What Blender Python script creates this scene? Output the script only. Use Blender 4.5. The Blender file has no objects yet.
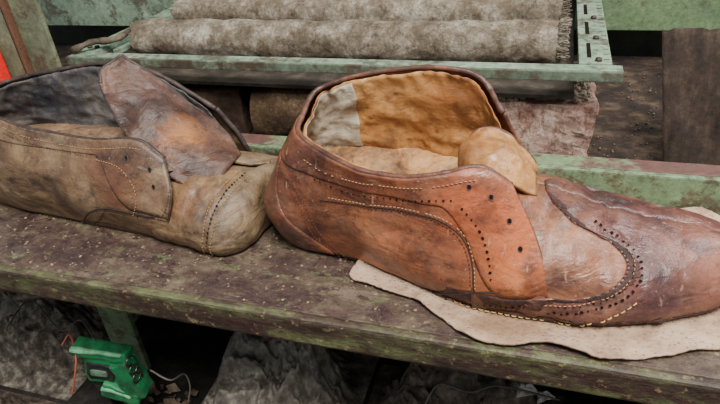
import bpy, bmesh, math, random
from mathutils import Vector, Matrix, noise
R=random.Random(7)
V3=Vector
COL=bpy.context.scene.collection
# ---------------- camera model ----------------
Xc=V3((.954,-.094,.2845)).normalized(); Yc=V3((.29,.529,-.798)); Yc=(Yc-Xc*Yc.dot(Xc)).normalized(); Zc=Xc.cross(Yc)
H=.2525; F=578.0
def ray(px,py):
    c=V3((px-360,202-py,-F)); return V3((Xc.dot(c),Yc.dot(c),Zc.dot(c)))
def onz(px,py,z=0.0):
    d=ray(px,py); t=(z-H)/d.z; return V3((d.x*t,d.y*t,z))
def proj(p):
    v=p-V3((0,0,H)); c=Xc*v.x+Yc*v.y+Zc*v.z
    return (360-F*c.x/c.z, 202+F*c.y/c.z)
cd=bpy.data.cameras.new('camera'); cam=bpy.data.objects.new('camera',cd); COL.objects.link(cam)
cam.matrix_world=Matrix((Xc,Yc,Zc)).to_4x4(); cam.location=(0,0,H)
cd.sensor_width=36; cd.lens=F*36/720; cd.clip_start=.01
bpy.context.scene.camera=cam
# ---------------- nodes ----------------
def L(c):
    o=[]
    for v in c[:3]:
        v=v/255.0; o.append(v/12.92 if v<=.04045 else ((v+.055)/1.055)**2.4)
    return (o[0],o[1],o[2],1)
class NT:
    def __init__(s,name):
        s.m=bpy.data.materials.new(name); s.m.use_nodes=True; s.t=s.m.node_tree
        s.b=s.t.nodes['Principled BSDF']; s.g=s.t.nodes.new('ShaderNodeNewGeometry'); s.pos=s.g.outputs['Position']
    def nd(s,t): return s.t.nodes.new(t)
    def ln(s,a,b): s.t.links.new(a,b)
    def map(s,sc,rot=(0,0,0)):
        n=s.nd('ShaderNodeMapping'); s.ln(s.pos,n.inputs[0]); n.inputs['Scale'].default_value=sc; n.inputs['Rotation'].default_value=rot; return n.outputs[0]
    def noise(s,scale,detail=6,rough=.6,vec=None,dist=0):
        n=s.nd('ShaderNodeTexNoise'); s.ln(vec or s.pos,n.inputs['Vector']); n.inputs['Scale'].default_value=scale
        n.inputs['Detail'].default_value=detail; n.inputs['Roughness'].default_value=rough; n.inputs['Distortion'].default_value=dist; return n.outputs['Fac']
    def voro(s,scale,feat='F1',vec=None):
        n=s.nd('ShaderNodeTexVoronoi'); n.feature=feat; s.ln(vec or s.pos,n.inputs['Vector']); n.inputs['Scale'].default_value=scale; return n.outputs['Distance']
    def ramp(s,f,stops):
        n=s.nd('ShaderNodeValToRGB'); s.ln(f,n.inputs[0]); e=n.color_ramp.elements
        while len(e)<len(stops): e.new(.5)
        for i,(p,c) in enumerate(stops): e[i].position=p; e[i].color=c if len(c)==4 else L(c)
        return n.outputs[0]
    def th(s,f,a,b):
        n=s.nd('ShaderNodeMapRange'); s.ln(f,n.inputs[0]); n.inputs[1].default_value=a; n.inputs[2].default_value=b; return n.outputs[0]
    def math(s,op,a,b):
        n=s.nd('ShaderNodeMath'); n.operation=op
        for i,x in enumerate((a,b)):
            if isinstance(x,(int,float)): n.inputs[i].default_value=x
            else: s.ln(x,n.inputs[i])
        return n.outputs[0]
    def mix(s,f,a,b,bl='MIX'):
        n=s.nd('ShaderNodeMixRGB'); n.blend_type=bl
        for i,x in enumerate((f,a,b)):
            if isinstance(x,(int,float)): n.inputs[i].default_value=x
            elif isinstance(x,tuple): n.inputs[i].default_value=x if len(x)==4 else L(x)
            else: s.ln(x,n.inputs[i])
        return n.outputs[0]
    def blob(s,col,p,r,c,k=1.0):
        n=s.nd('ShaderNodeVectorMath'); n.operation='DISTANCE'; s.ln(s.pos,n.inputs[0]); n.inputs[1].default_value=p
        d=s.math('ADD',n.outputs['Value'],s.math('MULTIPLY',s.math('SUBTRACT',s.noise(45,5),.5),r*1.2))
        f=s.th(d,r,r*.25); f=s.math('MULTIPLY',f,k); return s.mix(f,col,c)
    def fin(s,col,rough,hts=(),metal=0,spec=.5):
        s.ln(col,s.b.inputs['Base Color'])
        if isinstance(rough,(int,float)): s.b.inputs['Roughness'].default_value=rough
        else: s.ln(rough,s.b.inputs['Roughness'])
        s.b.inputs['Metallic'].default_value=metal; s.b.inputs['Specular IOR Level'].default_value=spec
        prev=None
        for f,st,di in hts:
            n=s.nd('ShaderNodeBump'); n.inputs['Strength'].default_value=st; n.inputs['Distance'].default_value=di; s.ln(f,n.inputs['Height'])
            if prev: s.ln(prev,n.inputs['Normal'])
            prev=n.outputs[0]
        if prev: s.ln(prev,s.b.inputs['Normal'])
        return s.m
def leather(name,stops,scale=26,rough=(.36,.6),dust=None,dk=.4,blobs=(),scr=None,bump=.35,stain=(48,30,26),sk=.55,wrk=.0008,spec=.45):
    s=NT(name); f=s.noise(scale,8,.64,dist=.5); c=s.ramp(f,stops)
    for b in blobs: c=s.blob(c,*b)
    if sk:
        g=s.th(s.noise(30,8,.66,s.map((1,1,1.6),(.3,.5,.1)),.6),.49,.66); c=s.mix(s.math('MULTIPLY',g,sk),c,stain)
        g=s.th(s.noise(95,8,.72),.54,.66); c=s.mix(s.math('MULTIPLY',g,sk*.65),c,stain)
        cr=s.noise(38,4,.5,s.map((1,1.2,1.5),(.2,.3,.9)),1.0); cr=s.math('ABSOLUTE',s.math('SUBTRACT',cr,.5),0); g=s.math('MULTIPLY',s.th(cr,.009,.0),s.th(s.noise(22),.46,.58)); c=s.mix(s.math('MULTIPLY',g,sk*.8),c,stain)
    if scr:
        sv=s.map((260,260,36),(.4,.9,.2)); g=s.th(s.noise(1,3,.5,sv),.67,.75); c=s.mix(s.math('MULTIPLY',g,.35),c,scr)
        sv=s.map((50,300,240),(.1,.5,.6)); g=s.th(s.noise(1,3,.5,sv),.69,.77); c=s.mix(s.math('MULTIPLY',g,.3),c,scr)
        g=s.th(s.noise(330,2,.5),.68,.74); c=s.mix(s.math('MULTIPLY',g,.3),c,scr)
    if dust:
        g=s.th(s.noise(34,9,.75),.5,.72); c=s.mix(s.math('MULTIPLY',g,dk),c,dust)
    fine=s.noise(420,4,.7); c=s.mix(.3,c,s.ramp(fine,[(.3,(140,140,140)),(.7,(255,255,255))]),'MULTIPLY')
    r=s.nd('ShaderNodeMapRange'); s.ln(s.noise(50,6,.65),r.inputs[0]); r.inputs[1].default_value=.3; r.inputs[2].default_value=.7; r.inputs[3].default_value=rough[0]-.02; r.inputs[4].default_value=rough[1]-.02
    w=s.noise(34,4,.5,s.map((1,1,2.0),(.5,.4,.3)),1.0)
    return s.fin(c,r.outputs[0],[(w,.6,wrk*3.2),(s.noise(120,4,.58),bump,.0011),(s.voro(800),bump*.5,.0004),(s.noise(350,3,.6),bump*.5,.0005)],0,spec)
def paint(name,base,under,green,dust,sc=30,t=(.5,.56),g=(.55,.6),d=(.45,.75),dk=.6,rough=.55,bump=.5,stretch=(1,1,1),fk=.5):
    s=NT(name); v=s.map(stretch)
    c=s.mix(s.th(s.noise(sc*.6,9,.7,v),t[0],t[1]),base,under)
    c=s.mix(s.th(s.noise(sc*1.1,10,.75,v,.4),g[0],g[1]),c,green)
    c=s.mix(s.math('MULTIPLY',s.th(s.noise(sc*1.7,10,.8),d[0],d[1]),dk),c,dust)
    c=s.mix(s.math('MULTIPLY',s.th(s.noise(260,4,.7),.56,.66),fk),c,dust)
    c=s.mix(.55,c,s.ramp(s.noise(120,6,.75),[(.3,(95,90,85)),(.65,(255,255,255))]),'MULTIPLY')
    return s.fin(c,rough,[(s.noise(sc*1.1,10,.75,v,.4),bump,.002),(s.noise(300,5,.7),bump*.7,.0012)])
def rough_mat(name,a,b,c3=None,sc=40,rough=.85,bump=.6,bs=250,metal=0,spec=.3):
    s=NT(name); c=s.ramp(s.noise(sc,8,.68),[(.32,a),(.5,b),(.7,c3 or b)])
    c=s.mix(.4,c,s.ramp(s.noise(bs,5,.7),[(.3,(120,120,120)),(.7,(255,255,255))]),'MULTIPLY')
    return s.fin(c,rough,[(s.noise(bs,5,.7),bump,.0015)],metal,spec)
def plain(name,c,rough=.5,spec=.5,metal=0):
    return rough_mat(name,c,tuple(min(255,int(v*1.1)+2) for v in c),None,60,rough,.15,300,metal,spec)
def canvas(name,a,b,c3,stain=(96,80,62)):
    s=NT(name); c=s.ramp(s.noise(26,10,.75),[(.36,a),(.5,b),(.64,c3)])
    wv=s.nd('ShaderNodeTexWave'); wv.inputs['Scale'].default_value=260; wv.inputs['Distortion'].default_value=1.5; wv.bands_direction='X'; s.ln(s.pos,wv.inputs['Vector'])
    c=s.mix(.5,c,s.ramp(s.noise(300,6,.8),[(.38,(70,64,58)),(.6,(255,255,255))]),'MULTIPLY')
    g=s.th(s.noise(32,10,.8),.48,.58); c=s.mix(s.math('MULTIPLY',g,.7),c,stain)
    g=s.th(s.noise(110,7,.85),.54,.61); c=s.mix(s.math('MULTIPLY',g,.6),c,(66,54,44))
    return s.fin(c,.95,[(wv.outputs['Fac'],.3,.0006),(s.noise(60,8,.8),.7,.004),(s.noise(260,6,.8),1,.0022)],0,.1)
# ---------------- mesh helpers ----------------
def wloc(o):
    p=V3((0,0,0))
    while o: p+=o.location; o=o.parent
    return p
def obj(name,bm,m,parent=None,smooth=True,mats=None):
    if parent:
        w=wloc(parent)
        for v in bm.verts: v.co-=w
    me=bpy.data.meshes.new(name); bm.to_mesh(me); bm.free()
    for p in me.polygons: p.use_smooth=smooth
    for x in (mats or [m]): me.materials.append(x)
    o=bpy.data.objects.new(name,me); COL.objects.link(o); o.parent=parent; return o
def tag(o,label,cat,group=None,kind=None):
    o['label']=label
    if cat: o['category']=cat
    if group: o['group']=group
    if kind: o['kind']=kind
    return o
def thing(name,loc,label,cat,group=None):
    o=bpy.data.objects.new(name,None); o.empty_display_size=.02; COL.objects.link(o); o.location=loc; return tag(o,label,cat,group)
def box(bm,lo,hi,bev=.0,rot=None,sub=0,amp=0,nsc=40):
    t=bmesh.new(); bmesh.ops.create_cube(t,size=1)
    lo=V3(lo); hi=V3(hi); c=(lo+hi)/2; d=hi-lo
    for v in t.verts: v.co=V3((v.co.x*d.x,v.co.y*d.y,v.co.z*d.z))
    if bev: bmesh.ops.bevel(t,geom=t.edges[:],offset=bev,segments=2,affect='EDGES',profile=.6)
    if sub: bmesh.ops.subdivide_edges(t,edges=t.edges[:],cuts=sub,use_grid_fill=True)
    if rot: bmesh.ops.rotate(t,verts=t.verts,cent=(0,0,0),matrix=rot)
    for v in t.verts:
        v.co+=c
        if amp: v.co+=noise.noise_vector(v.co*nsc)*amp
    me=bpy.data.meshes.new('t'); t.to_mesh(me); t.free(); bm.from_mesh(me); bpy.data.meshes.remove(me)
def rz(x=0,y=0,z=0): return Matrix.Rotation(z,3,'Z')@Matrix.Rotation(y,3,'Y')@Matrix.Rotation(x,3,'X')
def tube(bm,pts,r,seg=8,cap=True,rf=None):
    n=len(pts); rings=[]; up=V3((0,0,1))
    for i,p in enumerate(pts):
        t=(pts[min(i+1,n-1)]-pts[max(i-1,0)]).normalized()
        a=t.cross(up)
        if a.length<.1: a=t.cross(V3((1,0,0)))
        a.normalize(); b=t.cross(a)
        rr=r*(rf(i/(n-1)) if rf else 1)
        rings.append([bm.verts.new(p+(a*math.cos(k*2*math.pi/seg)+b*math.sin(k*2*math.pi/seg))*rr) for k in range(seg)])
    for i in range(n-1):
        for k in range(seg): bm.faces.new((rings[i][k],rings[i][(k+1)%seg],rings[i+1][(k+1)%seg],rings[i+1][k]))
    if cap: bm.faces.new(rings[0][::-1]); bm.faces.new(rings[-1])
def spl(pts,s):
    n=len(pts)-1; s=max(0,min(n,s)); i=min(int(s),n-1); t=s-i
    p1=pts[i]; p2=pts[i+1]; p0=pts[i-1] if i>0 else 2*p1-p2; p3=pts[i+2] if i+2<=n else 2*p2-p1
    return 0.5*((2*p1)+(p2-p0)*t+(2*p0-5*p1+4*p2-p3)*t*t+(3*p1-p0-3*p2+p3)*t**3)
def lerp(a,b,t): return a+(b-a)*t
def sm(a,b,x):
    t=max(0,min(1,(x-a)/(b-a))); return t*t*(3-2*t)
def interp(tab,x):
    if x<=tab[0][0]: return tab[0][1]
    for (a,b),(c,d) in zip(tab,tab[1:]):
        if x<=c: return lerp(b,d,(x-a)/(c-a) if c>a else 0)
    return tab[-1][1]
class Surf:
    amp=1.0; wr=0
    def nrm(s,u,v):
        e=.03; v0=max(v-.015,.0); v1=min(v+.015,1)
        du=s.pos(min(u+e,s.umax),v if v<.97 else .97)-s.pos(max(u-e,s.umin),v if v<.97 else .97); dv=s.pos(u,v1)-s.pos(u,v0)
        n=du.cross(dv)
        return n.normalized() if n.length>1e-12 else V3((0,0,1))
    def at(s,u,v,off=0):
        p=s.pos(u,v); n=s.nrm(u,v)
        d=(.0020*noise.noise(p*24)+.0009*noise.noise(p*55)+.0004*noise.noise(V3((p.x*110,p.y*25,p.z*30))))*s.amp+s.crease(p)
        if s.wr:
            q=V3((p.x*34+p.z*20,p.y*20,p.z*46-p.x*16)); d-=s.wr*(.0030*(1-2*abs(noise.noise(q)))+.0016*(1-2*abs(noise.noise(q*2.7)))+.0006*(1-2*abs(noise.noise(q*6)))-.0005)
        return p+n*(off+d)
    def crease(s,p): return 0
    def build_inv(s,u0,u1):
        s.sam=[]; u=u0
        while u<=u1+1e-6:
            for j in range(0,41):
                v=j/40; a,b=proj(s.at(u,v,.001)); s.sam.append((a,b,u,v))
            u+=.08
        s.ir=(u0,u1)
    def inv(s,px,py):
        b=min(s.sam,key=lambda q:(q[0]-px)**2+(q[1]-py)**2); u,v=b[2],b[3]; st=(.04,.0125)
        for k in range(3):
            c=[]
            for i in range(-2,3):
                for j in range(-2,3):
                    uu=max(s.ir[0],min(s.ir[1],u+i*st[0])); vv=max(0,min(1,v+j*st[1])); a,bb=proj(s.at(uu,vv,.001)); c.append(((a-px)**2+(bb-py)**2,uu,vv))
            _,u,v=min(c); st=(st[0]/2.5,st[1]/2.5)
        return (u,v)
class Quarter(Surf):
    umin=-6; umax=6
    def __init__(s,st): s.st=st
    def crease(s,p):
        return -.0016*max(0,1-abs(p.z-.045+.2*noise.noise(V3((p.x*14,p.y*14,3)))*.06)/.008)*max(0,noise.noise(V3((p.x*18,p.y*18,7)))+.25)
    def pos(s,u,v):
        x=u+6; i=max(0,min(11,int(x))); n=12
        cols=[spl(s.st[k],v*3) if 0<=k<=n else None for k in (i-1,i,i+1,i+2)]
        if cols[0] is None: cols[0]=2*cols[1]-cols[2]
        if cols[3] is None: cols[3]=2*cols[2]-cols[1]
        return spl(cols,1+x-i)
class Vamp(Surf):
    umin=0; umax=10; fx=[]
    def __init__(s,B,Rg,n): s.B=B; s.R=Rg; s.n=n
    def crease(s,p):
        d=0
        for x0,sl,w,a in s.fx:
            t=abs(p.x-(x0+sl*(p.y-.32)+.005*noise.noise(p*40)))/w
            if t<1: d-=a*(1-t)**2*(1+t)*(.6+.8*noise.noise(V3((x0*99,p.y*30,1))))
        q=V3((p.x*60,p.y*26,p.z*30)); d+=-.0010*s.amp*max(0,1-8*abs(noise.noise(q)))*(.5+noise.noise(p*20))
        return d
    def pos(s,u,v):
        B=spl(s.B,u); Rg=spl(s.R,u); n=spl(s.n,u); ph=v*math.pi/2
        h=1-max(0,math.cos(ph))**(2/n); g=max(0,math.sin(ph))**(2/n)
        d=Rg-B; hd=V3((d.x,d.y,0)); q=V3((B.x,B.y,0))+hd*h; q.z=B.z+d.z*g
        if v<.16: q+=hd.normalized()*(.005*(1-v/.16)**2)
        return q
def shell(name,surf,fn,nu,nv,off,th,mat,parent,edge=True):
    bm=bmesh.new(); A=[];Bq=[]
    for i in range(nu+1):
        ra=[];rb=[]
        for j in range(nv+1):
            u,v=fn(i/nu,j/nv); e=1
            if edge and (i in(0,nu) or j in (0,nv)): e=.35
            ra.append(bm.verts.new(surf.at(u,v,off+th*e))); rb.append(bm.verts.new(surf.at(u,v,off)))
        A.append(ra);Bq.append(rb)
    for i in range(nu):
        for j in range(nv):
            bm.faces.new((A[i][j],A[i+1][j],A[i+1][j+1],A[i][j+1])); bm.faces.new((Bq[i][j],Bq[i][j+1],Bq[i+1][j+1],Bq[i+1][j]))
    for i in range(nu):
        bm.faces.new((A[i][0],Bq[i][0],Bq[i+1][0],A[i+1][0])); bm.faces.new((A[i][nv],A[i+1][nv],Bq[i+1][nv],Bq[i][nv]))
    for j in range(nv):
        bm.faces.new((A[0][j],A[0][j+1],Bq[0][j+1],Bq[0][j])); bm.faces.new((A[nu][j],Bq[nu][j],Bq[nu][j+1],A[nu][j+1]))
    bmesh.ops.recalc_face_normals(bm,faces=bm.faces)
    return obj(name,bm,mat,parent)
def curve3(surf,uv,off,step=.0008):
    uv=[V3((a,b,0)) for a,b in uv]; n=len(uv)-1; out=[]; N=n*14
    for k in range(N+1):
        q=spl(uv,k*n/N); v=min(1,max(0,q.y)); u=min(surf.umax,max(surf.umin,q.x)); out.append((surf.at(u,v,off),surf.nrm(u,v)))
    return out
def resample(cur,step):
    out=[];acc=0;nx=0
    for (a,na),(b,nb) in zip(cur,cur[1:]):
        l=(b-a).length
        while l>0 and nx<=acc+l:
            t=(nx-acc)/l; out.append((a.lerp(b,t),na.lerp(nb,t).normalized(),(b-a).normalized())); nx+=step
        acc+=l
    return out
def stitches(bm,cur,ln=.0015,gap=.0011,r=.00026):
    for p,n,t in resample(cur,ln+gap):
        if R.random()<.1: continue
        tube(bm,[p-t*ln*.5-n*r*.6,p-t*ln*.25+n*r*.6,p+t*ln*.25+n*r*.6,p+t*ln*.5-n*r*.6],r,6)
def holes(bm,cur,step=.004,r=.001,jit=0):
    for p,n,t in resample(cur,step):
        b=n.cross(t).normalized(); rr=r*R.uniform(.7,1.15); e=R.uniform(.75,1.2); p=p+b*R.uniform(-jit,jit)+t*R.uniform(-jit,jit)
        c=bm.verts.new(p+n*.0002); ring=[bm.verts.new(p+n*.0004+(t*math.cos(k*math.pi/5)*e+b*math.sin(k*math.pi/5))*rr*R.uniform(.8,1.1)) for k in range(10)]
        for k in range(10): bm.faces.new((c,ring[k],ring[(k+1)%10]))
def seam(bm,cur,r=.0004): tube(bm,[p for p,n in cur],r,6)
# ---------------- shoe materials ----------------
MA=leather('right_boot_leather',[(.34,(78,46,36)),(.46,(120,72,50)),(.56,(146,88,58)),(.68,(180,114,74))],20,(.30,.52),(154,120,94),.35,
  [((.0,.275,.05),.04,L((196,104,56)),.75),((-.03,.28,.07),.035,L((184,92,50)),.7),((-.17,.31,.02),.05,L((76,46,40)),.75),((-.08,.28,.035),.035,L((158,94,64)),.5),((-.09,.285,.07),.03,L((104,56,42)),.6)],(206,168,134),.4,(54,32,30),.8)
MAv=leather('right_boot_vamp_leather',[(.34,(104,66,48)),(.5,(144,92,64)),(.66,(176,120,84))],22,(.34,.52),(164,130,106),.35,[((-.03,.262,.0),.04,L((76,46,38)),.9)],(204,168,134),.45,(66,40,34),.8,.0012)
MAt=leather('right_boot_toe_leather',[(.34,(62,38,38)),(.5,(102,62,54)),(.66,(140,94,74))],20,(.32,.5),(146,114,96),.4,[((.10,.30,.04),.035,L((146,94,72)),.6)],(190,152,128),.45,(44,28,32),.8,.0012)
MAl=leather('right_boot_lining',[(.34,(144,94,48)),(.5,(188,132,74)),(.66,(210,158,100))],20,(.34,.55),(150,120,86),.4,[((-.05,.36,.10),.04,L((148,88,48)),.65)],(120,80,45),.45,(92,58,34),.75)
MAh=leather('right_boot_heel_lining',[(.3,(146,134,114)),(.5,(180,170,148)),(.72,(206,198,180))],40,(.45,.7),(140,120,90),.5,[],None,.4,(104,80,56),.7)
MB_=leather('left_boot_leather',[(.34,(64,46,36)),(.48,(100,76,54)),(.58,(124,98,70)),(.7,(150,124,94))],22,(.40,.6),(146,126,102),.45,
  [((-.30,.3,.05),.045,L((106,64,44)),.65),((-.47,.32,.02),.05,L((78,50,42)),.65),((-.27,.3,.05),.025,L((94,52,40)),.6)],(170,148,122),.45,(44,32,28),.8)
MBv=leather('left_boot_vamp_leather',[(.34,(70,52,38)),(.5,(110,84,58)),(.68,(144,116,82))],22,(.40,.6),(144,122,98),.4,[((-.24,.31,.03),.025,L((136,88,52)),.5)],(174,148,115),.45,(48,34,30),.75,.0012)
MBt=leather('left_boot_toe_leather',[(.34,(70,54,40)),(.5,(108,86,62)),(.68,(140,116,86))],26,(.46,.66),(144,126,102),.5,[],(170,148,120),.55,(46,36,30),.8,.0014)
MBg=leather('left_boot_tongue_leather',[(.34,(48,34,30)),(.5,(80,54,44)),(.68,(116,82,62))],20,(.42,.6),(116,96,78),.35,[((-.262,.34,.068),.022,L((164,104,56)),.8)],(160,130,104),.45,(36,25,26),.85,.0016,.3)
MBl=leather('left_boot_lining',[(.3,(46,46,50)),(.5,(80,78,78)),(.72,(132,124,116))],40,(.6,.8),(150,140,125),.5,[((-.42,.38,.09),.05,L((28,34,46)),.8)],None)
MBi=leather('left_boot_insole',[(.3,(84,62,46)),(.5,(122,94,70)),(.72,(150,120,94))],40,(.6,.85),(140,120,96),.4,[],None,.4)
MAi=leather('right_boot_insole',[(.3,(140,92,54)),(.5,(180,130,82)),(.72,(204,162,112))],45,(.5,.8),(126,104,80),.6,[((-.11,.335,.06),.024,L((150,128,98)),.75)],(90,66,44),.6,(70,48,34),.95)
Mdk=plain('dark_worn_edge',(46,30,26),.6)
Mhole=plain('dark_hole',(24,16,14),.9,.1)
Mst=plain('pale_thread',(160,124,90),.8,.2)
Mst2=plain('brown_thread',(84,52,40),.8,.2)
Mye=plain('yellow_thread',(186,152,96),.8,.2)
Mband=rough_mat('punched_band_leather',(36,24,22),(62,40,34),(96,62,50),120,.55,.6,500)
Msole=rough_mat('sole_edge',(46,32,26),(70,48,36),(90,66,48))
Mrim=leather('binding_leather',[(.3,(54,34,30)),(.5,(92,58,44)),(.7,(132,86,62))],60,(.4,.6))
MrimB=leather('left_binding_leather',[(.3,(32,26,27)),(.5,(54,42,36)),(.7,(96,76,62))],60,(.5,.7))
def T(*a): return [V3(x) for x in a]
def build_shoe(sp):
    root=thing('leather_ankle_boot',sp['loc'],sp['label'],'shoe','pair of old brown leather ankle boots')
    z0=sp['lift']; dz=V3((0,0,z0))
    Q=Quarter([[p+dz for p in s_] for s_ in sp['Q']]); Vm=Vamp([p+dz for p in sp['B']],[p+dz for p in sp['R']],sp['n']); Vm.fx=sp['fx']; Vm.amp=sp['vamp_amp']
    Q.build_inv(0,6); Vm.build_inv(0,5)
    vb=sp['vb']
    shell('quarter',Q,lambda s,t:(lerp(-6,6,s),lerp(vb(lerp(-6,6,s)),1,t)),160,40,-.0008,.0018,sp['mq'],root)
    Q.wr=sp['wr']
    shell('lining',Q,lambda s,t:(lerp(-5.9,5.9,s),lerp(.02,.995,t)),190,50,-.0030,.0010,sp['ml'],root)
    if 'mhl' in sp: shell('heel_lining',Q,lambda s,t:(lerp(-2.15+.12*noise.noise(V3((t*5,3,1))),1.6,s),lerp(.35,.985,t)),70,34,-.0040,.0009,sp['mhl'],root)
    Q.wr=0
    shell('vamp_wing',Q,lambda s,t:(lerp(sp['w0'],6,s),lerp(0,vb(6)+.06,t)),30,12,-.001,.0012,sp['mw'],root,True)
    shell('vamp_wing',Q,lambda s,t:(-lerp(sp['w0'],6,s),lerp(0,vb(6)+.02,t)),30,12,-.0012,.0010,sp['mq'],root,True)
    shell('heel_counter',Q,lambda s,t:(lerp(-1,1,s)*interp(sp['hc'],t*.8),t*.8),50,20,.001,.0008,sp['mh'],root)
    shell('facing',Q,lambda s,t:(lerp(sp['f0'],6,s),lerp(sp['vf'](lerp(sp['f0'],6,s)),1,t)),110,14,.001,.0008,sp['mf'],root)
    shell('vamp',Vm,lambda s,t:(10*s,t),160,44,-.001,.002,sp['mv'],root,False)
    cp=[V3((a,b,0)) for a,b in [Vm.inv(*p) for p in sp['cap']]]; N=len(cp)-1
    cap=[]; last=-1
    for k in range(N*8+1):
        q=spl(cp,k/8)
        if q.y>last+.004: cap.append((q.y,q.x)); last=q.y
    fk=sp.get('capfar',1)
    shell('toe_cap',Vm,lambda s,t:(lerp(interp(cap,t),10-interp(cap,t)*fk,s),t),120,60,.001,.0010,sp['mt'],root)
    if 'band' in sp:
        def bw(s,t):
            v=.10+.82*s; saw=.05*(1-2*abs((v*34)%1-.5)); u=interp(cap,v)+saw+.02*noise.noise(V3((v*30,0,0))); w_=lerp(.28,.14,s); return (u+t*(w_+.05*noise.noise(V3((v*22,5,0)))),v)
        shell('punched_band',Vm,bw,150,6,.0017,.0006,Mband,root)
        a=[Q.inv(*p) for p in sp['band']]; 
        shell('punched_band',Q,lambda s,t:(lerp(a[0][0],6,s),max(.02,lerp(vb(5.8)+.012+.01*noise.noise(V3((s*40,3,0))),vb(5.8)-.15-.04*noise.noise(V3((s*26,0,0))),t)*1)),90,6,.0004,.0009,Mband,root)
    bm=bmesh.new(); tube(bm,[Q.at(-6+12*k/200,1,-.0008) for k in range(201)],.0019,8,True,lambda t:1+.25*noise.noise(V3((t*60,0,0)))); 
    tube(bm,[Q.at(6,1-.95*(1-vb(6))*k/40,-.0002) for k in range(41)],.0009,6); tube(bm,[Q.at(-6,1-(1-vb(6))*.95*k/40,-.0002) for k in range(41)],sp.get('fr',.0015),6)
    obj('collar_binding',bm,sp['mr'],root)
    # sole
    loop=[Q.pos(k*.25,0) for k in range(0,23)]+[Vm.pos(.9+8.2*k/40,0) for k in range(41)]+[Q.pos(-5.5+k*.25,0) for k in range(0,22)]
    loop=[V3((p.x,p.y,0)) for p in loop]
    xs=[p.x for p in loop]; x0,x1=min(xs),max(xs); cy=sum(p.y for p in loop)/len(loop)
    def ring(f,z):
        o=[]
        for p in loop:
            mx=max(x0+.03,min(x1-.04,p.x)); c=V3((mx,cy,0)); q=c+(p-c)*f; o.append(V3((q.x,q.y,z)))
        return o
    bm=bmesh.new()
    A=[bm.verts.new(p) for p in ring(1.0,z0-.0012)]; Bq=[bm.verts.new(p) for p in ring(1.012,z0+.001)]; C=[bm.verts.new(p) for p in ring(.98,z0+.003)]
    n=len(A)
    for a,b in ((A,Bq),(Bq,C)):
        for k in range(n): bm.faces.new((a[k],a[(k+1)%n],b[(k+1)%n],b[k]))
    bm.faces.new(A[::-1]); bm.faces.new(C); obj('sole',bm,Msole,root,False)
    if sp.get('welt'):
        bm=bmesh.new(); N=160; pp=[]
        for k in range(N+1):
            u=1.0+4.6*k/N; p=Vm.at(u,.045,.0012); pp.append(p+V3((noise.noise(p*300),noise.noise(p*280+V3((4,0,0))),noise.noise(p*310)*.6))*.0009)
        tube(bm,pp,.0014,7,True,lambda t:1+.6*noise.noise(V3((t*70,2,0)))); obj('welt',bm,Mband,root)
    # insole / footbed
    bm=bmesh.new(); G=[]; nu,nv=110,70; vi=sp['vi']
    for i in range(nu+1):
        u=5.9*i/nu; a=Q.at(u,vi[0],-.003); b=Q.at(-u,vi[1],-.003); row=[]
        for j in range(nv+1):
            t=j/nv; p=a.lerp(b,t); e=math.sin(math.pi*t)
            p.z+=e*(-.006+.003*noise.noise(p*40)+.0016*(1-3*abs(noise.noise(p*70)))-.0032*max(0,1-9*abs(noise.noise(p*52+V3((9,0,0)))))+.0016*noise.noise(p*180))
            if sp.get('quilt'): p.z+=e*.0028*(abs(math.sin((p.x+p.y)*200))+abs(math.sin((p.x-p.y)*200)))
            row.append(bm.verts.new(p))
        G.append(row)
    for i in range(nu):
        for j in range(nv): bm.faces.new((G[i][j],G[i+1][j],G[i+1][j+1],G[i][j+1]))
    bmesh.ops.recalc_face_normals(bm,faces=bm.faces); obj('insole',bm,sp['mi'],root)
    # tongue
    g=sp['tongue']; bm=bmesh.new(); nu,nv=40,40
    def tp(s,t,o):
        def q(s,t): return spl([spl(r_,s*(len(r_)-1)) for r_ in g],t*(len(g)-1))
        p=q(s,t); e=.02; n_=(q(min(1,s+e),t)-q(max(0,s-e),t)).cross(q(s,min(1,t+e))-q(s,max(0,t-e))).normalized()
        return p+n_*(o+sp['tw']*(.0016*noise.noise(p*50)+.0014*(1-2*abs(noise.noise(V3((p.x*45,p.y*34,p.z*26)))))+.0008*(1-2*abs(noise.noise(p*120)))))+dz
    Gs=[]
    for o in (.0012,-.0012):
        G=[[bm.verts.new(tp(i/nu,j/nv,o)) for j in range(nv+1)] for i in range(nu+1)]; Gs.append(G)
        for i in range(nu):
            for j in range(nv): bm.faces.new((G[i][j],G[i+1][j],G[i+1][j+1],G[i][j+1]))
    G1,G2=Gs
    def br(a,b):
        for k in range(len(a)-1): bm.faces.new((a[k],a[k+1],b[k+1],b[k]))
    br(G1[0],G2[0]); br(G1[-1],G2[-1]); br([r_[0] for r_ in G1],[r_[0] for r_ in G2]); br([r_[-1] for r_ in G1],[r_[-1] for r_ in G2])
    bmesh.ops.recalc_face_normals(bm,faces=bm.faces)
    tg=obj('tongue',bm,sp['mg'],root)
    if sp.get('tedge'):
        bm=bmesh.new(); path=[(k/30,1) for k in range(31)]; tube(bm,[tp(a,b,0) for a,b in path],.0015,7); tube(bm,[tp(1,1-.95*k/30,0) for k in range(31)],.0015,7); tube(bm,[tp(0,1-.6*k/30,0) for k in range(31)],.0012,7)
        obj('tongue_edge',bm,sp['tedge'],tg)
    S={'Q':Q,'V':Vm}
    for key,mat,nm in (('st1',Mst,'stitching'),('st2',Mst2,'stitching'),('st3',Mye,'welt_stitching')):
        for sn,pl,off in sp.get(key,[]):
            bm=bmesh.new(); stitches(bm,curve3(S[sn],[S[sn].inv(*p) for p in pl],off+.0002),*( (.0026,.0014,.0004) if key=='st3' else ())); obj(nm,bm,mat,root)
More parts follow.
